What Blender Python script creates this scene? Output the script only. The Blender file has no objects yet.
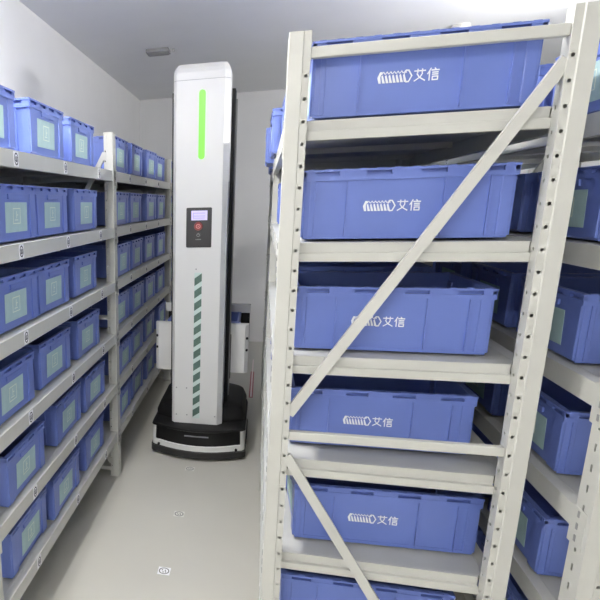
import bpy, bmesh, math, random
from mathutils import Vector, Matrix
random.seed(7)
SC = bpy.context.scene
COL = SC.collection

# ---------------------------------------------------------------- materials
def mat(name, rgb, rough=0.5, metal=0.0, noise=0.0, nscale=20.0, emit=None, estr=0.0, bump=0.0, spec=0.5, stretch=None):
    m = bpy.data.materials.new(name); m.use_nodes = True
    nt = m.node_tree; b = nt.nodes['Principled BSDF']
    b.inputs['Base Color'].default_value = (*rgb, 1); b.inputs['Roughness'].default_value = rough
    b.inputs['Metallic'].default_value = metal; b.inputs['Specular IOR Level'].default_value = spec
    if emit:
        b.inputs['Emission Color'].default_value = (*emit, 1); b.inputs['Emission Strength'].default_value = estr
    if noise or bump:
        tc = nt.nodes.new('ShaderNodeTexCoord'); n = nt.nodes.new('ShaderNodeTexNoise')
        n.inputs['Scale'].default_value = nscale; n.inputs['Detail'].default_value = 5
        if stretch:
            mp = nt.nodes.new('ShaderNodeMapping'); mp.inputs['Scale'].default_value = stretch
            nt.links.new(tc.outputs['Object'], mp.inputs['Vector']); nt.links.new(mp.outputs['Vector'], n.inputs['Vector'])
        else:
            nt.links.new(tc.outputs['Object'], n.inputs['Vector'])
        if noise:
            r = nt.nodes.new('ShaderNodeValToRGB')
            r.color_ramp.elements[0].position = .3; r.color_ramp.elements[1].position = .7
            r.color_ramp.elements[0].color = (*[c * (1 - noise) for c in rgb], 1)
            r.color_ramp.elements[1].color = (*[min(1, c * (1 + noise)) for c in rgb], 1)
            nt.links.new(n.outputs['Fac'], r.inputs['Fac']); nt.links.new(r.outputs['Color'], b.inputs['Base Color'])
        if bump:
            bp = nt.nodes.new('ShaderNodeBump'); bp.inputs['Strength'].default_value = bump; bp.inputs['Distance'].default_value = .003
            nt.links.new(n.outputs['Fac'], bp.inputs['Height']); nt.links.new(bp.outputs['Normal'], b.inputs['Normal'])
    return m

M = dict(
    wall=mat('wall_paint', (.78, .78, .78), .7, noise=.015, nscale=3),
    ceil=mat('ceiling_paint', (.86, .865, .875), .8, noise=.015, nscale=2),
    floor=mat('floor_coating', (.57, .555, .50), .42, noise=.03, nscale=1.6, spec=.35),
    steel=mat('rack_powder_coat', (.57, .57, .53), .42, noise=.02, nscale=12, spec=.45),
    deck=mat('deck_steel', (.52, .52, .49), .5, noise=.03, nscale=9),
    blue=mat('tote_plastic', (.135, .195, .53), .36, noise=.04, nscale=7, spec=.5),
    paper=mat('label_paper', (.42, .58, .58), .75, noise=.04, nscale=25),
    print=mat('label_print', (.70, .78, .66), .75),
    white=mat('printed_white', (.88, .89, .92), .6),
    tag=mat('tag_white', (.92, .92, .94), .6),
    ink=mat('tag_ink', (.06, .06, .07), .6),
    inkgrey=mat('marker_ink', (.22, .22, .21), .6),
    shell=mat('robot_white', (.69, .69, .675), .4, noise=.01, nscale=5),
    black=mat('robot_black', (.007, .007, .0075), .5, spec=.25),
    rubber=mat('bumper_rubber', (.018, .018, .018), .7),
    panel=mat('panel_black', (.016, .016, .017), .4),
    screen=mat('screen', (.3, .28, .5), .3, emit=(.60, .55, .88), estr=.75),
    screenink=mat('screen_lines', (.2, .18, .4), .3, emit=(.38, .34, .66), estr=.6),
    red=mat('stop_red', (.20, .022, .022), .4),
    redlite=mat('stop_mark', (.62, .25, .24), .5),
    grey=mat('mid_grey', (.30, .30, .30), .5),
    knob=mat('knob_grey', (.20, .20, .21), .4),
    green=mat('green_light', (.02, .10, .01), .4, emit=(.22, 1.0, .045), estr=1.0),
    stripe=mat('stripe_green', (.085, .15, .125), .6, noise=.12, nscale=40),
    stripebg=mat('stripe_mint', (.58, .70, .66), .6),
    lamp=mat('lamp_diffuser', (.9, .9, .9), .5, emit=(1, .985, .96), estr=6.0),
    lampframe=mat('lamp_frame', (.7, .7, .7), .5),
    vent=mat('vent_grey', (.30, .30, .31), .6),
    plastic=mat('cream_plastic', (.72, .71, .66), .45),
    redrefl=mat('reflection_red', (.42, .10, .12), .5),
    palerefl=mat('reflection_pale', (.85, .72, .72), .4),
)

# ---------------------------------------------------------------- mesh helpers
class MB:
    def __init__(s): s.bm = bmesh.new()
    def box(s, x0, x1, y0, y1, z0, z1, mi=0, bev=0.0, M4=None):
        vs = [s.bm.verts.new((x, y, z)) for z in (z0, z1) for x, y in ((x0, y0), (x1, y0), (x1, y1), (x0, y1))]
        F = [(3, 2, 1, 0), (4, 5, 6, 7), (0, 1, 5, 4), (1, 2, 6, 5), (2, 3, 7, 6), (3, 0, 4, 7)]
        fs = [s.bm.faces.new([vs[i] for i in f]) for f in F]
        for f in fs: f.material_index = mi
        if bev:
            es = list({e for f in fs for e in f.edges})
            r = bmesh.ops.bevel(s.bm, geom=es, offset=bev, segments=2, affect='EDGES', profile=.5, material=-1)
            vs = list({v for v in vs if v.is_valid} | set(r['verts']))
            if M4 is not None: bmesh.ops.transform(s.bm, matrix=M4, verts=vs)
        elif M4 is not None: bmesh.ops.transform(s.bm, matrix=M4, verts=vs)
        return s
    def loft(s, rings, cap=True, mi=0, closed=True):
        R = [[s.bm.verts.new(p) for p in r] for r in rings]
        n = len(R[0])
        for a, b in zip(R, R[1:]):
            for i in range(n if closed else n - 1):
                f = s.bm.faces.new((a[i], a[(i + 1) % n], b[(i + 1) % n], b[i])); f.material_index = mi
        if cap:
            s.bm.faces.new(R[0][::-1]).material_index = mi; s.bm.faces.new(R[-1]).material_index = mi
        return s
    def prism(s, poly, fn, d0, d1, mi=0):
        # poly: 2-D outline, fn(u, v, d) -> 3-D point
        return s.loft([[fn(u, v, d0) for u, v in poly], [fn(u, v, d1) for u, v in poly]], mi=mi)
    def cyl(s, c, axis, r, h, n=20, mi=0, r2=None):
        c = Vector(c); ax = Vector(axis).normalized(); u = ax.orthogonal().normalized(); v = ax.cross(u)
        r2 = r if r2 is None else r2
        ring = lambda rr, d: [c + ax * d + (u * math.cos(2 * math.pi * k / n) + v * math.sin(2 * math.pi * k / n)) * rr for k in range(n)]
        return s.loft([ring(r, 0), ring(r2, h)], mi=mi)
    def ringflat(s, c, u, v, nrm, r0, r1, h, n=28, mi=0):
        c, u, v, nrm = map(Vector, (c, u, v, nrm))
        P = lambda r, d: [c + nrm * d + (u * math.cos(2 * math.pi * k / n) + v * math.sin(2 * math.pi * k / n)) * r for k in range(n)]
        rings = [P(r0, 0), P(r1, 0), P(r1, h), P(r0, h)]
        R = [[s.bm.verts.new(p) for p in r] for r in rings]
        for a, b in zip(R, R[1:] + R[:1]):
            for i in range(n): s.bm.faces.new((a[i], a[(i + 1) % n], b[(i + 1) % n], b[i])).material_index = mi
        return s
    def bar(s, a, b, w, d, mi=0, wdir=None):
        # rectangular bar a->b; w across in plane, d along wdir-perpendicular (depth along Y)
        a, b = Vector(a), Vector(b); t = (b - a).normalized(); dy = Vector(wdir or (0, 1, 0)); n = t.cross(dy).normalized()
        q = lambda p: [p + n * w / 2 - dy * d / 2, p + n * w / 2 + dy * d / 2, p - n * w / 2 + dy * d / 2, p - n * w / 2 - dy * d / 2]
        return s.loft([q(a), q(b)], mi=mi)
    def build(s, name, mats, parent=None, smooth=False):
        me = bpy.data.meshes.new(name)
        bmesh.ops.recalc_face_normals(s.bm, faces=s.bm.faces[:])
        s.bm.to_mesh(me); s.bm.free()
        for m in (mats if isinstance(mats, (list, tuple)) else [mats]): me.materials.append(m)
        if smooth:
            for p in me.polygons: p.use_smooth = True
            me.set_sharp_from_angle(angle=math.radians(35))
        o = bpy.data.objects.new(name, me); COL.objects.link(o)
        if parent: o.parent = parent
        return o

def tag(o, label, cat, group=None):
    o['label'] = label; o['category'] = cat
    if group: o['group'] = group
    return o
def empty(name, loc, label, cat, group=None):
    o = bpy.data.objects.new(name, None); COL.objects.link(o); o.location = loc; o.empty_display_size = .1
    return tag(o, label, cat, group)
def structure(o): o['kind'] = 'structure'; return o
def copy_tree(o, parent=None):
    c = o.copy(); COL.objects.link(c)
    if parent: c.parent = parent
    for ch in list(o.children): copy_tree(ch, c)
    return c

# ---------------------------------------------------------------- room
XL, XR, YB, YF, ZC = -1.95, 3.2, 7.0, -4.2, 3.63
structure(MB().box(XL - .1, XR + .1, YF - .1, YB + .1, -.1, 0).build('floor', M['floor']))
structure(MB().box(XL - .1, XR + .1, YF - .1, YB + .1, ZC, ZC + .1).build('ceiling', M['ceil']))
structure(MB().box(XL - .1, XL, YF - .1, YB + .1, 0, ZC).build('wall_left', M['wall']))
structure(MB().box(XR, XR + .1, YF - .1, YB + .1, 0, ZC).build('wall_right', M['wall']))
structure(MB().box(XL, XR, YB, YB + .1, 0, ZC).build('wall_back', M['wall']))
structure(MB().box(XL, XR, YF - .1, YF, 0, ZC).build('wall_front', M['wall']))

def tube_lamp(x, y, along, drop, label, strength):
    """bare tube luminaire: slim white housing with two glowing tubes under it"""
    t = empty('ceiling_light', (x, y, ZC), label, 'light', 'tube lights')
    ax = (1, 0, 0) if along == 'x' else (0, 1, 0)
    P = lambda u, w, z: (u, w, z) if along == 'x' else (w, u, z)
    h = MB(); a = P(-.62, -.06, 0); c = P(.62, .06, 0)
    h.box(*sorted((a[0], c[0])), *sorted((a[1], c[1])), -drop, -drop + .04, bev=.006); h.build('housing', M['lampframe'], t)
    if drop > .06:
        for k in (-.45, .45): MB().cyl(P(k, 0, -drop + .04), (0, 0, 1), .005, drop - .04, 8).build('suspension_rod', M['lampframe'], t)
    m = mat('tube_glow', (.9, .9, .9), .5, emit=(1, .985, .96), estr=strength)
    for k in (-.05, .05):
        MB().cyl(P(-.59, k, -drop - .025), ax, .018, 1.18, 16).build('tube', m, t, True)
        e = MB()
        for q in (-.605, .59): e.cyl(P(q, k, -drop - .025), ax, .020, .015, 16)
        e.box(*sorted((P(-.61, 0, 0)[0] if along == 'x' else k - .01, P(-.59, 0, 0)[0] if along == 'x' else k + .01)), *sorted((k - .01 if along == 'x' else -.61, k + .01 if along == 'x' else -.59)), -drop - .02, -drop)
        e.build('end_cap', M['lampframe'], t)
    return t
S = 1.0
tube_lamp(-1.12, .25, 'y', .10, 'white tube light on the ceiling near the left rack', 262 * S)
tube_lamp(-.6, -3.3, 'x', .35, 'white hanging tube light over the open floor before the racks', 168 * S)
tube_lamp(2.6, 2.9, 'y', .60, 'white hanging tube light above the far right aisle', 385 * S)

v = empty('ceiling_vent', (-1.20, 4.285, ZC), 'small grey rectangular vent on the ceiling above the left rack', 'vent')
MB().box(-.115, .115, -.075, .075, -.035, 0, bev=.006).build('vent_box', M['vent'], v)
g = MB()
for k in range(5): g.box(-.10, .10, -.06 + k * .027, -.05 + k * .027, -.042, -.034)
g.build('vent_grille', M['grey'], v)
MB().cyl((.15, .02, 0), (0, 0, -1), .014, .02, 12).build('indicator', M['grey'], v)
d = empty('smoke_detector', (1.56, 4.447, ZC), 'round cream smoke detector on the ceiling above the racks', 'smoke detector')
MB().cyl((0, 0, 0), (0, 0, -1), .075, .02, 28).build('base', M['plastic'], d)
MB().cyl((0, 0, -.02), (0, 0, -1), .066, .045, 28, r2=.045).build('cover', M['plastic'], d, True)
MB().cyl((0, 0, -.065), (0, 0, -1), .035, .012, 20, r2=.028).build('sensor_cap', M['grey'], d, True)

# ---------------------------------------------------------------- storage tote
TL, TW, TH = .634, .478, .235
def hx(z): return TL / 2 - .013 + .008 * z / TH      # half length of the body at height z
def hy(z): return TW / 2 - .014 + .006 * z / TH
def make_tote():
    root = empty('storage_tote', (0, 0, 0), '', 'tote')
    b = MB()
    ring = lambda z, i: [(sx * (hx(z) - i), sy * (hy(z) - i), z) for sx, sy in ((-1, -1), (1, -1), (1, 1), (-1, 1))]
    b.loft([ring(.008, .006), ring(.014, 0), ring(TH - .030, 0), ring(TH - .029, .011), ring(TH - .003, .011), ring(TH - .003, .016), ring(.02, .006)])
    for s in (-1, 1):                                        # fins on the long sides
        for fr in (.05, .23, .683, .883):
            x = (-TL / 2 + fr * TL) * (-s)
            b.box(x - .0026, x + .0026, min(s * (hy(0) - .004), s * (TW / 2 - .0025)), max(s * (hy(0) - .004), s * (TW / 2 - .0025)), .018, TH - .03)
        b.box(-TL / 2 + .012, TL / 2 - .012, *sorted((s * (hy(0) - .006), s * (hy(0) + .003))), .010, .022)
        for c in (-1, 1):                                    # columns on the short ends
            b.box(*sorted((s * (hx(0) - .012), s * (TL / 2 - .003))), *sorted((c * (TW / 2 - .075), c * (TW / 2 - .012))), .016, TH - .03, bev=.003)
            b.box(*sorted((c * (TL / 2 - .045), c * (TL / 2 - .010))), *sorted((s * (hy(0) - .008), s * (TW / 2 - .007))), .016, TH - .03, bev=.003)
    b.build('bin_body', M['blue'], root)
    r = MB()
    def band(z0, z1, out, inn):
        for s in (-1, 1):
            r.box(-TL / 2 + out, TL / 2 - out, *sorted((s * (TW / 2 - inn), s * (TW / 2 - out))), z0, z1)
            r.box(*sorted((s * (TL / 2 - inn), s * (TL / 2 - out))), -TW / 2 + inn, TW / 2 - inn, z0, z1)
    band(TH - .007, TH, 0, .020); band(TH - .036, TH - .020, .0015, .018)
    for s in (-1, 1):                                        # webs that leave long slots between the flanges
        for z0, z1, n, op in ((TH - .022, TH - .005, 4, .075),):
            prev = -TL / 2 + .001
            for k in range(n + 1):
                c = -TL / 2 + (k + .5) * TL / n
                nx = c - op / 2 if k < n else TL / 2 - .001
                r.box(prev, nx, *sorted((s * (TW / 2 - .014), s * (TW / 2 - .003))), z0, z1); prev = c + op / 2
            prev = -TW / 2 + .003; n2 = 4
            for k in range(n2 + 1):
                c = -TW / 2 + (k + .5) * TW / n2
                nx = c - .035 if k < n2 else TW / 2 - .003
                r.box(*sorted((s * (TL / 2 - .014), s * (TL / 2 - .003))), prev, nx, z0, z1); prev = c + .035
    for k in range(12):                                      # small stacking lugs on the top edge
        x = -TL / 2 + .02 + k * .0525
        for s in (-1, 1): r.box(x, x + .02, *sorted((s * (TW / 2 - .016), s * (TW / 2 - .004))), TH - .001, TH + .002)
    r.build('rim', M['blue'], root)
    for s in (-1, 1):
        h = MB()
        h.box(*sorted((s * (hx(TH) - .012), s * (TL / 2))), -.080, .080, TH - .058, TH - .036, bev=.003)
        h.build('handle', M['blue'], root)
    for s in (1, -1):                                         # paper label on each short end
        l = MB()
        P = lambda y, z, d: (s * (hx(z) + .0008 + d), y, z)
        y0, y1, z0, z1 = -.118, .118, .045, .165
        l.loft([[P(y0, z0, 0), P(y1, z0, 0), P(y1, z1, 0), P(y0, z1, 0)], [P(y0, z0, .0008), P(y1, z0, .0008), P(y1, z1, .0008), P(y0, z1, .0008)]])
        lo = l.build('paper_label', M['paper'], root); lo['label'] = 'pale blue-green paper label'
        p = MB()
        def q(a, b_, c, d_): p.loft([[P(a, c, .001), P(b_, c, .001), P(b_, d_, .001), P(a, d_, .001)], [P(a, c, .0016), P(b_, c, .0016), P(b_, d_, .0016), P(a, d_, .0016)]])
        for c in (-.04, .036): q(c, c + .004, .078, .142)
        for c in (.078, .138): q(-.036, .036, c, c + .004)
        q(-.004, .001, .10, .13); q(-.02, .014, .092, .096); q(.001, .014, .112, .116)
        p.build('printed_mark', M['print'], lo)
    # logo on both long sides: a row of slanted strokes ending in an arrow, then two characters
    for s in (-1, 1):
        g = MB()
        Y = lambda z: hy(z) + .0006
        fn = lambda u, w, d: ((u * .94 + L0) * (-s), s * (Y(w) + d), w)
        L0 = -.118; zb, zt = .099, .132; hgt = zt - zb
        def poly(pts): g.prism([(a, zb + b_ * hgt) for a, b_ in pts], fn, 0, .0008)
        def stroke(pts, t):
            for (a, b_), (c, e) in zip(pts, pts[1:]):
                dx, dz = c - a, (e - b_) * hgt; ln = math.hypot(dx, dz); nx, nz = -dz / ln * t / 2, dx / ln * t / 2 / hgt
                ex, ez = dx / ln * t * .35, dz / ln * t * .35 / hgt
                poly([(a - ex + nx, b_ - ez + nz), (a - ex - nx, b_ - ez - nz), (c + ex - nx, e + ez - nz), (c + ex + nx, e + ez + nz)])
        poly([(.004, 1), (.012, 1), (.006, .55), (.009, 0), (.002, 0), (-.003, .5)])
        for k in range(7):
            o = .009 + k * .0108
            poly([(o, .62), (o + .004, .72), (o + .0125, .0), (o + .0045, .0)])
            stroke([(o + .001, .78), (o + .006, .98), (o + .010, .80)], .0022)
        stroke([(.082, 1), (.090, .98), (.100, .5), (.092, .02), (.084, 0)], .0042)
        stroke([(.078, .75), (.084, 1)], .003)
        def cjk(o, strokes):
            for st in strokes: stroke([(o + a * .033, b_) for a, b_ in st], .0036)
        cjk(.107, [[(.02, .86), (.98, .86)], [(.30, 1.0), (.30, .70)], [(.70, 1.0), (.70, .70)], [(.72, .62), (.55, .32), (.05, .02)], [(.25, .62), (.48, .30), (.98, .02)]])
        cjk(.146, [[(.28, 1.0), (.02, .55)], [(.18, .72), (.18, 0)], [(.62, 1.0), (.70, .90)], [(.36, .84), (1.0, .84)], [(.44, .65), (.92, .65)], [(.44, .48), (.92, .48)], [(.46, .30), (.92, .30), (.92, .02), (.46, .02), (.46, .30)]])
        lg = g.build('logo', M['white'], root); lg['label'] = 'white printed logo with two characters'
    return root

# ---------------------------------------------------------------- rack
PITCH, ZH = .06638, 2.4784
ZTOP = 2.605
LEVELS = [2.347 - .3926 * k for k in range(6)]
LEVELS_B = [2.355] + [2.362 - .393 * k for k in range(1, 6)]
PW, PD = .064, .085
def sheet(b, a, c, holes):
    """vertical wall from plan point a to c; holes = None or list of (fraction, half width, half height) per pitch cell"""
    a, c = Vector((*a, 0)), Vector((*c, 0)); ln = (c - a).length
    def quad(u0, z0, u1, z1):
        p = lambda u, z: b.bm.verts.new((*(a + (c - a) * (u / ln)).xy, z))
        b.bm.faces.new((p(u0, z0), p(u1, z0), p(u1, z1), p(u0, z1)))
    if not holes: quad(0, 0, ln, ZTOP); return
    fr, rx, rz, rnd, off = holes
    zs = [ZH + off - PITCH / 2 - PITCH * k for k in range(40)]
    zs = [z for z in zs if z > .02]
    quad(0, zs[0] + PITCH, ln, ZTOP); quad(0, 0, ln, zs[-1])
    for z in zs:
        cu, cz = fr * ln, z + PITCH / 2
        n = 8
        inner, outer = [], []
        for k in range(n):
            t = 2 * math.pi * (k + .5) / n
            if rnd: du, dz = rx * math.cos(t), rz * math.sin(t)
            else: du, dz = (rx if math.cos(t) > 0 else -rx) * (1 if abs(math.cos(t)) > .5 else .55), (rz if math.sin(t) > 0 else -rz) * (1 if abs(math.sin(t)) > .5 else .8)
            inner.append((cu + du, cz + dz))
        hw0, hw1, hh = cu, ln - cu, PITCH / 2
        for k in range(n):
            t = 2 * math.pi * (k + .5) / n
            du = math.cos(t); dz = math.sin(t); m = max(abs(du), abs(dz)); du /= m; dz /= m
            outer.append((cu + (hw1 if du > 0 else hw0) * du, cz + hh * dz))
        # snap outer ring: add the four corners
        pt = lambda q: b.bm.verts.new((*(a + (c - a) * (q[0] / ln)).xy, q[1]))
        corners = {(1, 1): (ln, cz + hh), (-1, 1): (0, cz + hh), (-1, -1): (0, cz - hh), (1, -1): (ln, cz - hh)}
        for k in range(n):
            k2 = (k + 1) % n
            t1, t2 = 2 * math.pi * (k + .5) / n, 2 * math.pi * (k + 1.5) / n
            tm = (t1 + t2) / 2
            pts = [inner[k], outer[k]]
            if abs(abs(math.cos(tm)) - abs(math.sin(tm))) < .1:
                pts.append(corners[(1 if math.cos(tm) > 0 else -1, 1 if math.sin(tm) > 0 else -1)])
            pts += [outer[k2], inner[k2]]
            b.bm.faces.new([pt(q) for q in pts])

def upright(sx, sy, name, parent, loc):
    """C-profile post. sx: direction (+1/-1) from its aisle face into the rack; sy: direction from its end face to the inside of the frame post"""
    b = MB(); P = lambda u, w: (sx * u, sy * w)
    sheet(b, P(0, 0), P(.040, 0), None)
    sheet(b, P(.040, 0), P(.043, .004), None)
    sheet(b, P(.043, .004), P(PW, .004), (.5, .0055, .0060, True, 0))
    sheet(b, P(PW, .004), P(PW, .052), (.6, .0055, .0060, True, .0))
    sheet(b, P(PW, .052), P(.030, .056), None); sheet(b, P(.030, .056), P(.030, PD), None)
    sheet(b, P(0, 0), P(0, PD), (.55, .005, .0125, False, PITCH / 2))
    sheet(b, P(0, PD), P(.030, PD), None)
    bmesh.ops.remove_doubles(b.bm, verts=b.bm.verts[:], dist=.0002)
    o = b.build(name, M['steel'], parent); o.location = loc
    m = o.modifiers.new('thickness', 'SOLIDIFY'); m.thickness = .002; m.offset = 0
    f = MB().box(*sorted((sx * -.006, sx * (PW + .006))), *sorted((-sy * .006, sy * (PD + .006))), 0, .006).build('foot_plate', M['steel'], o)
    return o

def rack(name, label, xf, xb, ys, tags, levels=LEVELS):
    """xf: aisle-facing front plane, xb: rear plane; ys: y of each frame's near face"""
    s = 1 if xb > xf else -1
    root = empty(name, ((xf + xb) / 2, ys[0], 0), label, 'storage rack', 'boltless storage racks')
    ox, oy = -root.location.x, -root.location.y
    W = lambda x: x + ox
    V = lambda y: y + oy
    for fi, y in enumerate(ys):
        upright(s, 1, 'upright', root, (W(xf), V(y), 0))
        upright(-s, 1, 'upright', root, (W(xb), V(y), 0))
        a, c = sorted((xf + s * (PW + .001), xb - s * (PW + .001)))
        for z in ((2.545, 1.292, .06) if fi == 0 else (1.292, .06)):
            MB().box(W(a), W(c), V(y) + .008, V(y) + .034, z - .016, z + .016, bev=.003).build('horizontal_brace', M['steel'], root)
        L, Rr = (a, c)
        dl = MB().bar((W(L) - .004, V(y) + .020, 1.372), (W(Rr) + .004, V(y) + .020, 2.470), .034, .018)
        dl.build('diagonal_brace', M['steel'], root)
        dl = MB().bar((W(L) - .004, V(y) + .020, 1.212), (W(Rr) + .004, V(y) + .020, .11), .034, .018)
        dl.build('diagonal_brace', M['steel'], root)
        for z in levels:                                   # tie under the deck at each frame
            t = MB()
            t.box(W(a) - .0, W(c), V(y) + .046, V(y) + .072, z - .062, z - .033, bev=.002)
            t.box(W(a) - .0, W(c), V(y) + .062, V(y) + .072, z - .033, z)
            t.build('shelf_tie', M['steel'], root)
    bt = 0
    for y0, y1 in zip(ys, ys[1:]):
        ya, yb = y0 + PD + .002, y1 - .002
        for li, z in enumerate(levels):
            for side, x, d in (('f', xf, s), ('b', xb, -s)):
                b = MB()
                b.box(*sorted((W(x), W(x + d * .003))), V(ya), V(yb), z - .070, z)
                b.box(*sorted((W(x + d * .003), W(x + d * .040))), V(ya), V(yb), z - .003, z)
                b.box(*sorted((W(x + d * .003), W(x + d * .028))), V(ya), V(yb), z - .070, z - .067)
                bo = b.build('beam', M['steel'], root)
                for yy, e in ((ya, -1), (yb, 1)):
                    k = MB()
                    k.box(*sorted((W(x - d * .003), W(x))), V(yy) - (.070 if e < 0 else .012), V(yy) + (.012 if e < 0 else .070), z - .115, z + .008)
                    for q in range(3): k.box(*sorted((W(x - d * .005), W(x - d * .003))), V(yy) + e * .03 - .005, V(yy) + e * .03 + .005, z - .100 + q * .04, z - .080 + q * .04, mi=1)
                    k.build('beam_connector', [M['steel'], M['grey']], bo)
                if side == 'f':
                    for ty in tags:
                        if not (ya + .05 < ty < yb - .05): continue
                        tm = MB()
                        tx, tz = W(x), z - .035
                        tm.box(*sorted((tx, tx - d * .001)), V(ty) - .026, V(ty) + .026, tz - .031, tz + .031)
                        to = tm.build('location_tag', M['tag'], bo)
                        rk = MB()
                        rk.ringflat((tx - d * .001, V(ty), tz), (0, .020, 0), (0, 0, .026), (-d * .0006, 0, 0), .78, 1.0, 1.0)
                        rk.box(*sorted((tx - d * .001, tx - d * .0016)), V(ty) - .006, V(ty) + .006, tz - .012, tz - .006)
                        rk.box(*sorted((tx - d * .001, tx - d * .0016)), V(ty) - .003, V(ty) + .003, tz - .006, tz + .012)
                        for c in (-1, 1): rk.box(*sorted((tx - d * .001, tx - d * .0016)), V(ty) + c * .010 - .0015, V(ty) + c * .010 + .0015, tz - .010, tz + .010)
                        rk.build('tag_print', M['ink'], to)
            lo, hi = sorted((xf + s * .041, xb - s * .041))
            dk = MB()
            dy0 = (y0 + .073 if y0 == ys[0] else y0 + .04)
            dk.box(W(lo), W(hi), V(dy0), V(y1 + .04), z - .004, z)
            n = 3
            for q in range(n):
                yy = dy0 + (q + .5) * (y1 + .04 - dy0) / n
                dk.box(W(lo), W(hi), V(yy) - .02, V(yy) + .02, z - .03, z - .004)
            dk.build('shelf_deck', M['deck'], root)
    return root

tagsL = [.385, 1.04, 1.71, 2.62, 3.28, 3.94, 5.2, 5.9]
YS = [-.035, 2.075, 4.70, 6.85]
rack('storage_rack', 'long grey steel storage rack along the left wall beside the robot', -1.138, -1.888, [-.115, 2.075, 4.70, 6.85], tagsL)
rack('storage_rack', 'pale steel rack whose braced end faces the viewer', -.050, .752, [0, 2.075, 4.30], [.385, 1.04, 1.71, 2.62, 3.28, 3.94], LEVELS_B)
rack('storage_rack', 'steel storage rack at far right behind the braced rack', .862, 1.612, [-.17, 2.0, 4.5], [.385, 1.04, 1.71])

# ---------------------------------------------------------------- totes
ORD = ['top', 'second', 'third', 'fourth', 'fifth', 'lowest']
NTH = ['first', 'second', 'third', 'fourth', 'fifth', 'sixth', 'seventh', 'eighth', 'ninth', 'tenth']
proto = make_tote(); used = [False]
def put(x, y, z, rz, label, group, sc=(1, 1, 1)):
    o = proto if not used[0] else copy_tree(proto)
    used[0] = True
    o.location = (x, y, z); o.rotation_euler.z = rz
    o['label'] = label; o['group'] = group; o.scale = sc
    for ch in o.children:
        if ch.name.startswith('paper_label'): ch.location.y = random.uniform(-.02, .02)
    return o
bay1L = [[.005, .64, 1.275], [.19, .680, 1.245], [.175, .668, 1.255], [.06, .645, 1.265], [.125, .815, 1.375], [.150, .69, 1.32]]
for li, z in enumerate(LEVELS):
    ys = bay1L[li] + [2.235, 2.80, 3.43, 4.05] + [4.83, 5.46, 6.1]
    for n, y in enumerate(ys):
        j = random.uniform(-.012, .012)
        put(-1.165 - TL / 2 + j, y + TW / 2, z, random.uniform(-.02, .02),
            f'blue tote with pale label on the left rack, {ORD[li]} shelf, {NTH[n]} from the near end', 'blue totes on the left rack', (1, 1, 1.08))
endB = [.340, .333, .330, .334, .376, .340]
endY = [.075, .10, .130, .190, .165, .155]
endR = [0, 0, 0, .018, .040, .01]
for li, z in enumerate(LEVELS_B):
    for n, y in enumerate([endY[li], .80, 1.40, 2.24, 2.9, 3.55]):
        x = endB[li] if n == 0 else .296 + random.uniform(-.012, .012) - ((0, 0, .065, .09, .06, .05)[n] if li == 0 else 0)
        lab = (f'blue tote with white logo behind the diagonal braces, {ORD[li]} shelf of the braced rack' if n == 0 else
               f'blue tote on the braced middle rack, {ORD[li]} shelf, {NTH[n]} from the near end')
        put(x, y + TW / 2, z, endR[li] if n == 0 else random.uniform(-.02, .02), lab, 'blue totes on the braced rack', (1.04, 1, 1.04) if (n == 0 and li == 4) else (1, 1, 1))
for li, z in enumerate(LEVELS):
    for n, y in enumerate([.125, .70, 1.30, 2.25, 2.95, 3.65]):
        put(.885 + TL / 2 + random.uniform(-.006, .006), y + TW / 2, z, random.uniform(-.012, .012),
            f'blue tote on the far right rack, {ORD[li]} shelf, {NTH[n]} from the near end', 'blue totes on the far right rack')

# ---------------------------------------------------------------- robot
rb = empty('warehouse_robot', (-.57, 2.95, 0), 'tall white warehouse robot with green light strip on black wheeled base', 'robot')
RX, RY = .57, -2.95
def base_ring(z, inset, front=2.475, back=3.50, xl=-.972, xr=-.168):
    """rounded plan: bulging front, rounded corners"""
    pts = []; cx = (xl + xr) / 2; w = (xr - xl) / 2 - inset; r = .16; f = front + inset; bk = back - inset
    side = f + .135
    for k in range(9):                                   # front bow from left to right
        t = -1 + 2 * k / 8
        pts.append((cx + t * (w - .05), f + .095 * t * t))
    for k in range(1, 6):
        a = math.pi / 2 * k / 5; pts.append((cx + w - .05 + .05 * math.sin(a), f + .095 + .06 * (1 - math.cos(a))))
    for k in range(7):
        a = math.pi / 2 * k / 6; pts.append((cx + w - r + r * math.cos(a), bk - r + r * math.sin(a)))
    for k in range(7):
        a = math.pi / 2 * k / 6; pts.append((cx - w + r - r * math.sin(a), bk - r + r * math.cos(a)))
    for k in range(5):
        a = math.pi / 2 * (5 - k) / 5; pts.append((cx - w + .05 - .05 * math.sin(a), f + .095 + .06 * (1 - math.cos(a))))
    return [(x + RX, y + RY, z) for x, y in pts]
MB().loft([base_ring(.018, .012), base_ring(.026, 0), base_ring(.078, 0), base_ring(.086, .008)]).build('bumper', M['rubber'], rb, True)
MB().loft([base_ring(.084, .010), base_ring(.128, .010), base_ring(.133, .014)]).build('white_band', M['shell'], rb, True)
MB().loft([base_ring(.130, .030, front=2.465), base_ring(.27, .030, front=2.465)]).build('lower_body', M['black'], rb, True)
MB().loft([base_ring(.255, .018), base_ring(.262, .006), base_ring(.278, .010), base_ring(.286, .03)]).build('shell_lip', M['black'], rb, True)
U = lambda z, i: base_ring(z, i, front=2.665 - i * .5, xl=-.965, xr=-.175)
MB().loft([U(.285, .012), U(.33, .012), U(.40, .04), U(.425, .09), U(.43, .14)]).build('upper_shell', M['black'], rb, True)
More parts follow.
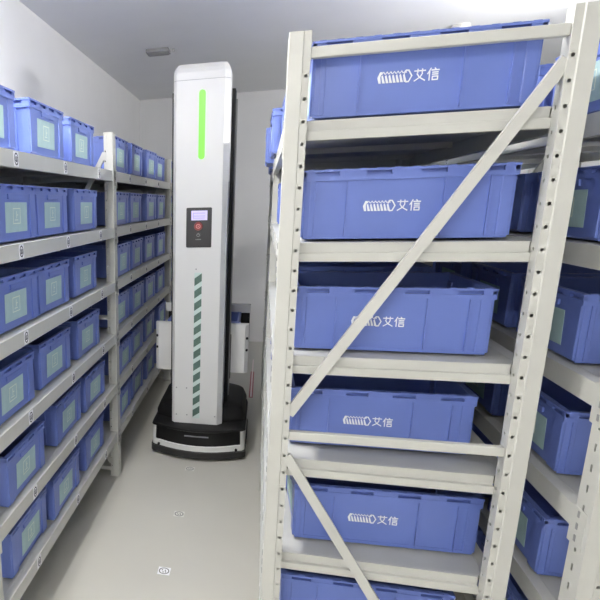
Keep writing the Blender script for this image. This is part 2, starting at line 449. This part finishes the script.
for s in (-1, 1):                                         # white cheeks at the front corners of the base
    b = MB(); x = RX + (-.57 + s * .373)
    prof = [(base_ring(.13, .010), base_ring(.262, .014))]
    lowr, upr = prof[0]
    idx = [i for i, p in enumerate(lowr) if s * p[0] > .352 and p[1] < .05]
    idx.sort(key=lambda i: lowr[i][1])
    lo = [lowr[i] for i in idx]; up = [upr[i] for i in idx]
    inn = lambda ps: [(p[0] - s * .03, p[1] + .02, p[2]) for p in ps]
    b.loft([lo, up, inn(up), inn(lo), lo], cap=False, closed=False)
    b.build('corner_panel', M['shell'], rb, True)
    c = MB().cyl((s * .325, 2.563 + RY - .012 - .0, .107), (0, -1, 0), .011, .012, 14, mi=0)
    c.build('sensor', M['black'], rb)
    MB().cyl((s * .27, .32, .002), (1, 0, 0), .06, .04, 24).build('caster', M['rubber'], rb) if False else None
MB().box(-.10, .10, 2.490 + RY, 2.502 + RY, .212, .222, bev=.002).build('base_slot', M['knob'], rb)
for s in (-1, 1):
    for yy in (2.78, 3.25):
        MB().cyl((s * .30 - .025, yy + RY, .042), (1, 0, 0), .042, .05, 24).build('wheel', M['rubber'], rb)
# front column
CY = 2.62
def col_ring(z, inset=0, front=0):
    P = [(-.772, CY), (-.415, CY), (-.374, CY + .045), (-.374, CY + .21), (-.796, CY + .21), (-.796, CY + .028)]
    cx, cy = -.571, CY + .1
    return [(cx + (x - cx) * (1 - inset) + RX, max(y, CY + front) + RY, z) for x, y in P]
MB().loft([col_ring(.280), col_ring(3.0)]).build('column_cover', M['shell'], rb)
MB().loft([col_ring(3.004), col_ring(3.055), col_ring(3.085, .05, .01), col_ring(3.115, .16, .03)]).build('top_cap', M['shell'], rb)
MB().loft([col_ring(2.999, .01, .003), col_ring(3.005, .01, .003)]).build('cap_seam', M['grey'], rb)
# mast behind the cover
mst = MB(); mst.box(-.265, .224, CY + .212 + RY, CY + .33 + RY, .42, 2.96, bev=.006); mst.build('mast', M['black'], rb)
for s in (-1, 1):
    MB().box(*sorted((s * .20, s * .235)), CY + .33 + RY, CY + .345 + RY, .45, 2.9).build('mast_rail', M['grey'], rb)
# green light
def pill(w, z0, z1, n=8):
    pts = []
    for k in range(n + 1):
        a = math.pi * k / n; pts.append((w * math.cos(a), z1 - w + w * math.sin(a)))
    for k in range(n + 1):
        a = math.pi + math.pi * k / n; pts.append((w * math.cos(a), z0 + w + w * math.sin(a)))
    return pts
yF = CY + RY
MB().prism(pill(.024, 2.435, 2.93), lambda u, v, d: (u - .578 + RX, yF - d, v), 0, .004).build('green_light_strip', M['green'], rb)
# control panel
p = MB().prism([(-.682 + RX, 1.772), (-.494 + RX, 1.772), (-.490 + RX, 1.778), (-.490 + RX, 2.072), (-.496 + RX, 2.078), (-.682 + RX, 2.078), (-.687 + RX, 2.072), (-.687 + RX, 1.778)],
               lambda u, v, d: (u, yF - d, v), 0, .006).build('control_panel', M['panel'], rb)
s_ = MB().box(-.648 + RX, -.524 + RX, yF - .0085, yF - .006, 1.982, 2.055, bev=.001).build('screen', M['screen'], p)
q = MB()
for zz in (2.034, 2.012, 1.996): q.box(-.630 + RX, -.542 + RX, yF - .0092, yF - .0085, zz, zz + .004)
q.box(-.634 + RX, -.630 + RX, yF - .0092, yF - .0085, 1.994, 2.04)
q.build('screen_graphics', M['screenink'], p)
st = MB(); st.cyl((-.592 + RX, yF - .006, 1.936), (0, -1, 0), .034, .016, 28, r2=.031); sto = st.build('stop_button', M['red'], p, True)
q = MB(); q.ringflat((-.592 + RX, yF - .022, 1.936), (.018, 0, 0), (0, 0, .018), (0, -1, 0), .68, 1.0, .001); q.box(-.595 + RX, -.589 + RX, yF - .023, yF - .022, 1.930, 1.942)
q.build('stop_symbol', M['redlite'], sto)
k = MB(); k.cyl((-.592 + RX, yF - .006, 1.868), (0, -1, 0), .020, .010, 24); ko = k.build('power_button', M['panel'], p, True)
q = MB(); q.ringflat((-.592 + RX, yF - .016, 1.868), (.013, 0, 0), (0, 0, .013), (0, -1, 0), .75, 1.0, .001); q.box(-.5935 + RX, -.5905 + RX, yF - .017, yF - .016, 1.868, 1.884); q.build('power_symbol', M['grey'], ko)
q = MB()
for n in range(5): q.box(-.612 + RX + n * .009, -.607 + RX + n * .009, yF - .0068, yF - .006, 1.830, 1.838)
q.build('panel_caption', M['grey'], p)
# striped decal
dec = MB(); dec.box(-.618 + RX, -.558 + RX, yF - .0012, yF, .335, 1.572); do = dec.build('decal_backing', M['stripebg'], rb)
n = 12; h = (1.565 - .345) / n
for i in range(n):
    z0 = .345 + i * h
    MB().prism([(-.617, z0), (-.559, z0 + .042), (-.559, z0 + .042 + .062), (-.617, z0 + .062)] if True else [], lambda u, v, d: (u + RX, yF - .0012 - d, v), 0, .001).build('decal_stripe', M['stripe'], do)
for (x, z) in ((-.755, .36), (-.665, .36), (-.755, .60), (-.67, .60), (-.43, .36), (-.605, 1.60)):
    MB().cyl((x + RX, yF, z), (0, -1, 0), .006, .002, 12).build('screw', M['grey'], rb)
# handler that carries a tote behind the column
MB().box(-.36, .36, 2.98 + RY, 3.62 + RY, .80, .858, bev=.004).build('handler_tray', M['black'], rb)
MB().box(-.24, .24, CY + .332 + RY, 2.99 + RY, .60, 1.0, bev=.004).build('handler_carriage', M['black'], rb)
for s, o in ((-1, -.425), (1, .386)):
    w = .215
    a = MB(); x0, x1 = (o, o + w) if s < 0 else (o - w, o)
    y0, y1 = 2.965 + RY, 3.035 + RY
    c = .030
    pl = [(x0 + (c if s < 0 else 0), y0), (x1 - (c if s > 0 else 0), y0), (x1, y0 + (c if s > 0 else 0)), (x1, y1), (x0, y1), (x0, y0 + (c if s < 0 else 0))]
    a.loft([[(x, y, .655) for x, y in pl], [(x, y, 1.088) for x, y in pl]])
    ao = a.build('fork_panel', M['shell'], rb)
    ex = x0 if s < 0 else x1
    for zz in (.86, .965):
        MB().cyl((ex - s * c / 2, y0 + c / 2, zz), (s, -1, 0), .012, .006, 14).build('panel_sensor', M['black'], ao)
    MB().box(*sorted((o, o - s * .2)), 3.545 + RY, 3.60 + RY, 1.085, 1.165, bev=.004).build('rear_guide', M['shell'], rb)
MB().box(-.40, .38, 3.548 + RY, 3.597 + RY, .80, 1.09).build('handler_back', M['black'], rb)
put(-.585, 3.295, .860, 0, 'blue tote carried on the tray behind the robot column', 'robot load')

# ---------------------------------------------------------------- floor markers and painted reflection of a red light
for y, x, lab in ((.943, -.585, 'round ring floor marker nearest the viewer in the aisle'), (1.606, -.588, 'round ring floor marker in the aisle, middle of three'), (2.33, -.60, 'round ring floor marker just in front of the robot')):
    t = empty('floor_marker', (x, y, 0), lab, 'floor marker', 'floor markers along the aisle')
    MB().box(-.036, .036, -.036, .036, 0, .0012).build('marker_plate', M['tag'] if y < 1 else M['plastic'], t)
    r = MB(); r.ringflat((0, 0, .0012), (.031, 0, 0), (0, .031, 0), (0, 0, 1), .78, 1.0, .0006)
    for a, b_ in ((-.011, .008), (.007, .006), (-.004, -.012), (.010, -.009)): r.box(a - .004, a + .004, b_ - .005, b_ + .005, .0012, .0018)
    r.build('marker_ring', M['inkgrey'], t)
t = empty('floor_reflection', (-.157, 5.0, 0), 'thin red and white painted reflection on the floor behind the robot', 'painted reflection')  # a red light's reflection on the floor, painted as two thin coloured slabs
MB().box(-.022, .022, -.75, .3, 0, .001).build('red_reflection', M['redrefl'], t)
MB().box(-.008, .008, -.72, .9, .001, .002).build('pale_reflection', M['palerefl'], t)

# ---------------------------------------------------------------- camera
R = [(0.96344701, 0.26673542, -0.02494147), (0.0411015, -0.23916969, -0.97010748), (-0.26472727, 0.93362202, -0.24139055)]
f, cx, cy = 571.597, 100.655, 348.831
cam = bpy.data.cameras.new('camera'); co = bpy.data.objects.new('camera', cam); COL.objects.link(co)
r, dn, fw = map(Vector, R)
m = Matrix((r, -dn, -fw)).transposed().to_4x4(); m.translation = (-0.104409, -2.005209, 2.104626)
co.matrix_world = m
cam.sensor_width = 36; cam.lens = 36 * f / 600
cam.shift_x = (300 - cx) / 600; cam.shift_y = (cy - 300) / 600
cam.clip_start = .05
SC.camera = co
w = bpy.data.worlds.new('world'); SC.world = w; w.use_nodes = True
w.node_tree.nodes['Background'].inputs[0].default_value = (.02, .02, .02, 1)
SC.view_settings.view_transform = 'Standard'; SC.view_settings.look = 'None'
SC.view_settings.gamma = 1; SC.view_settings.use_curve_mapping = False
SC.view_settings.exposure = 0.0
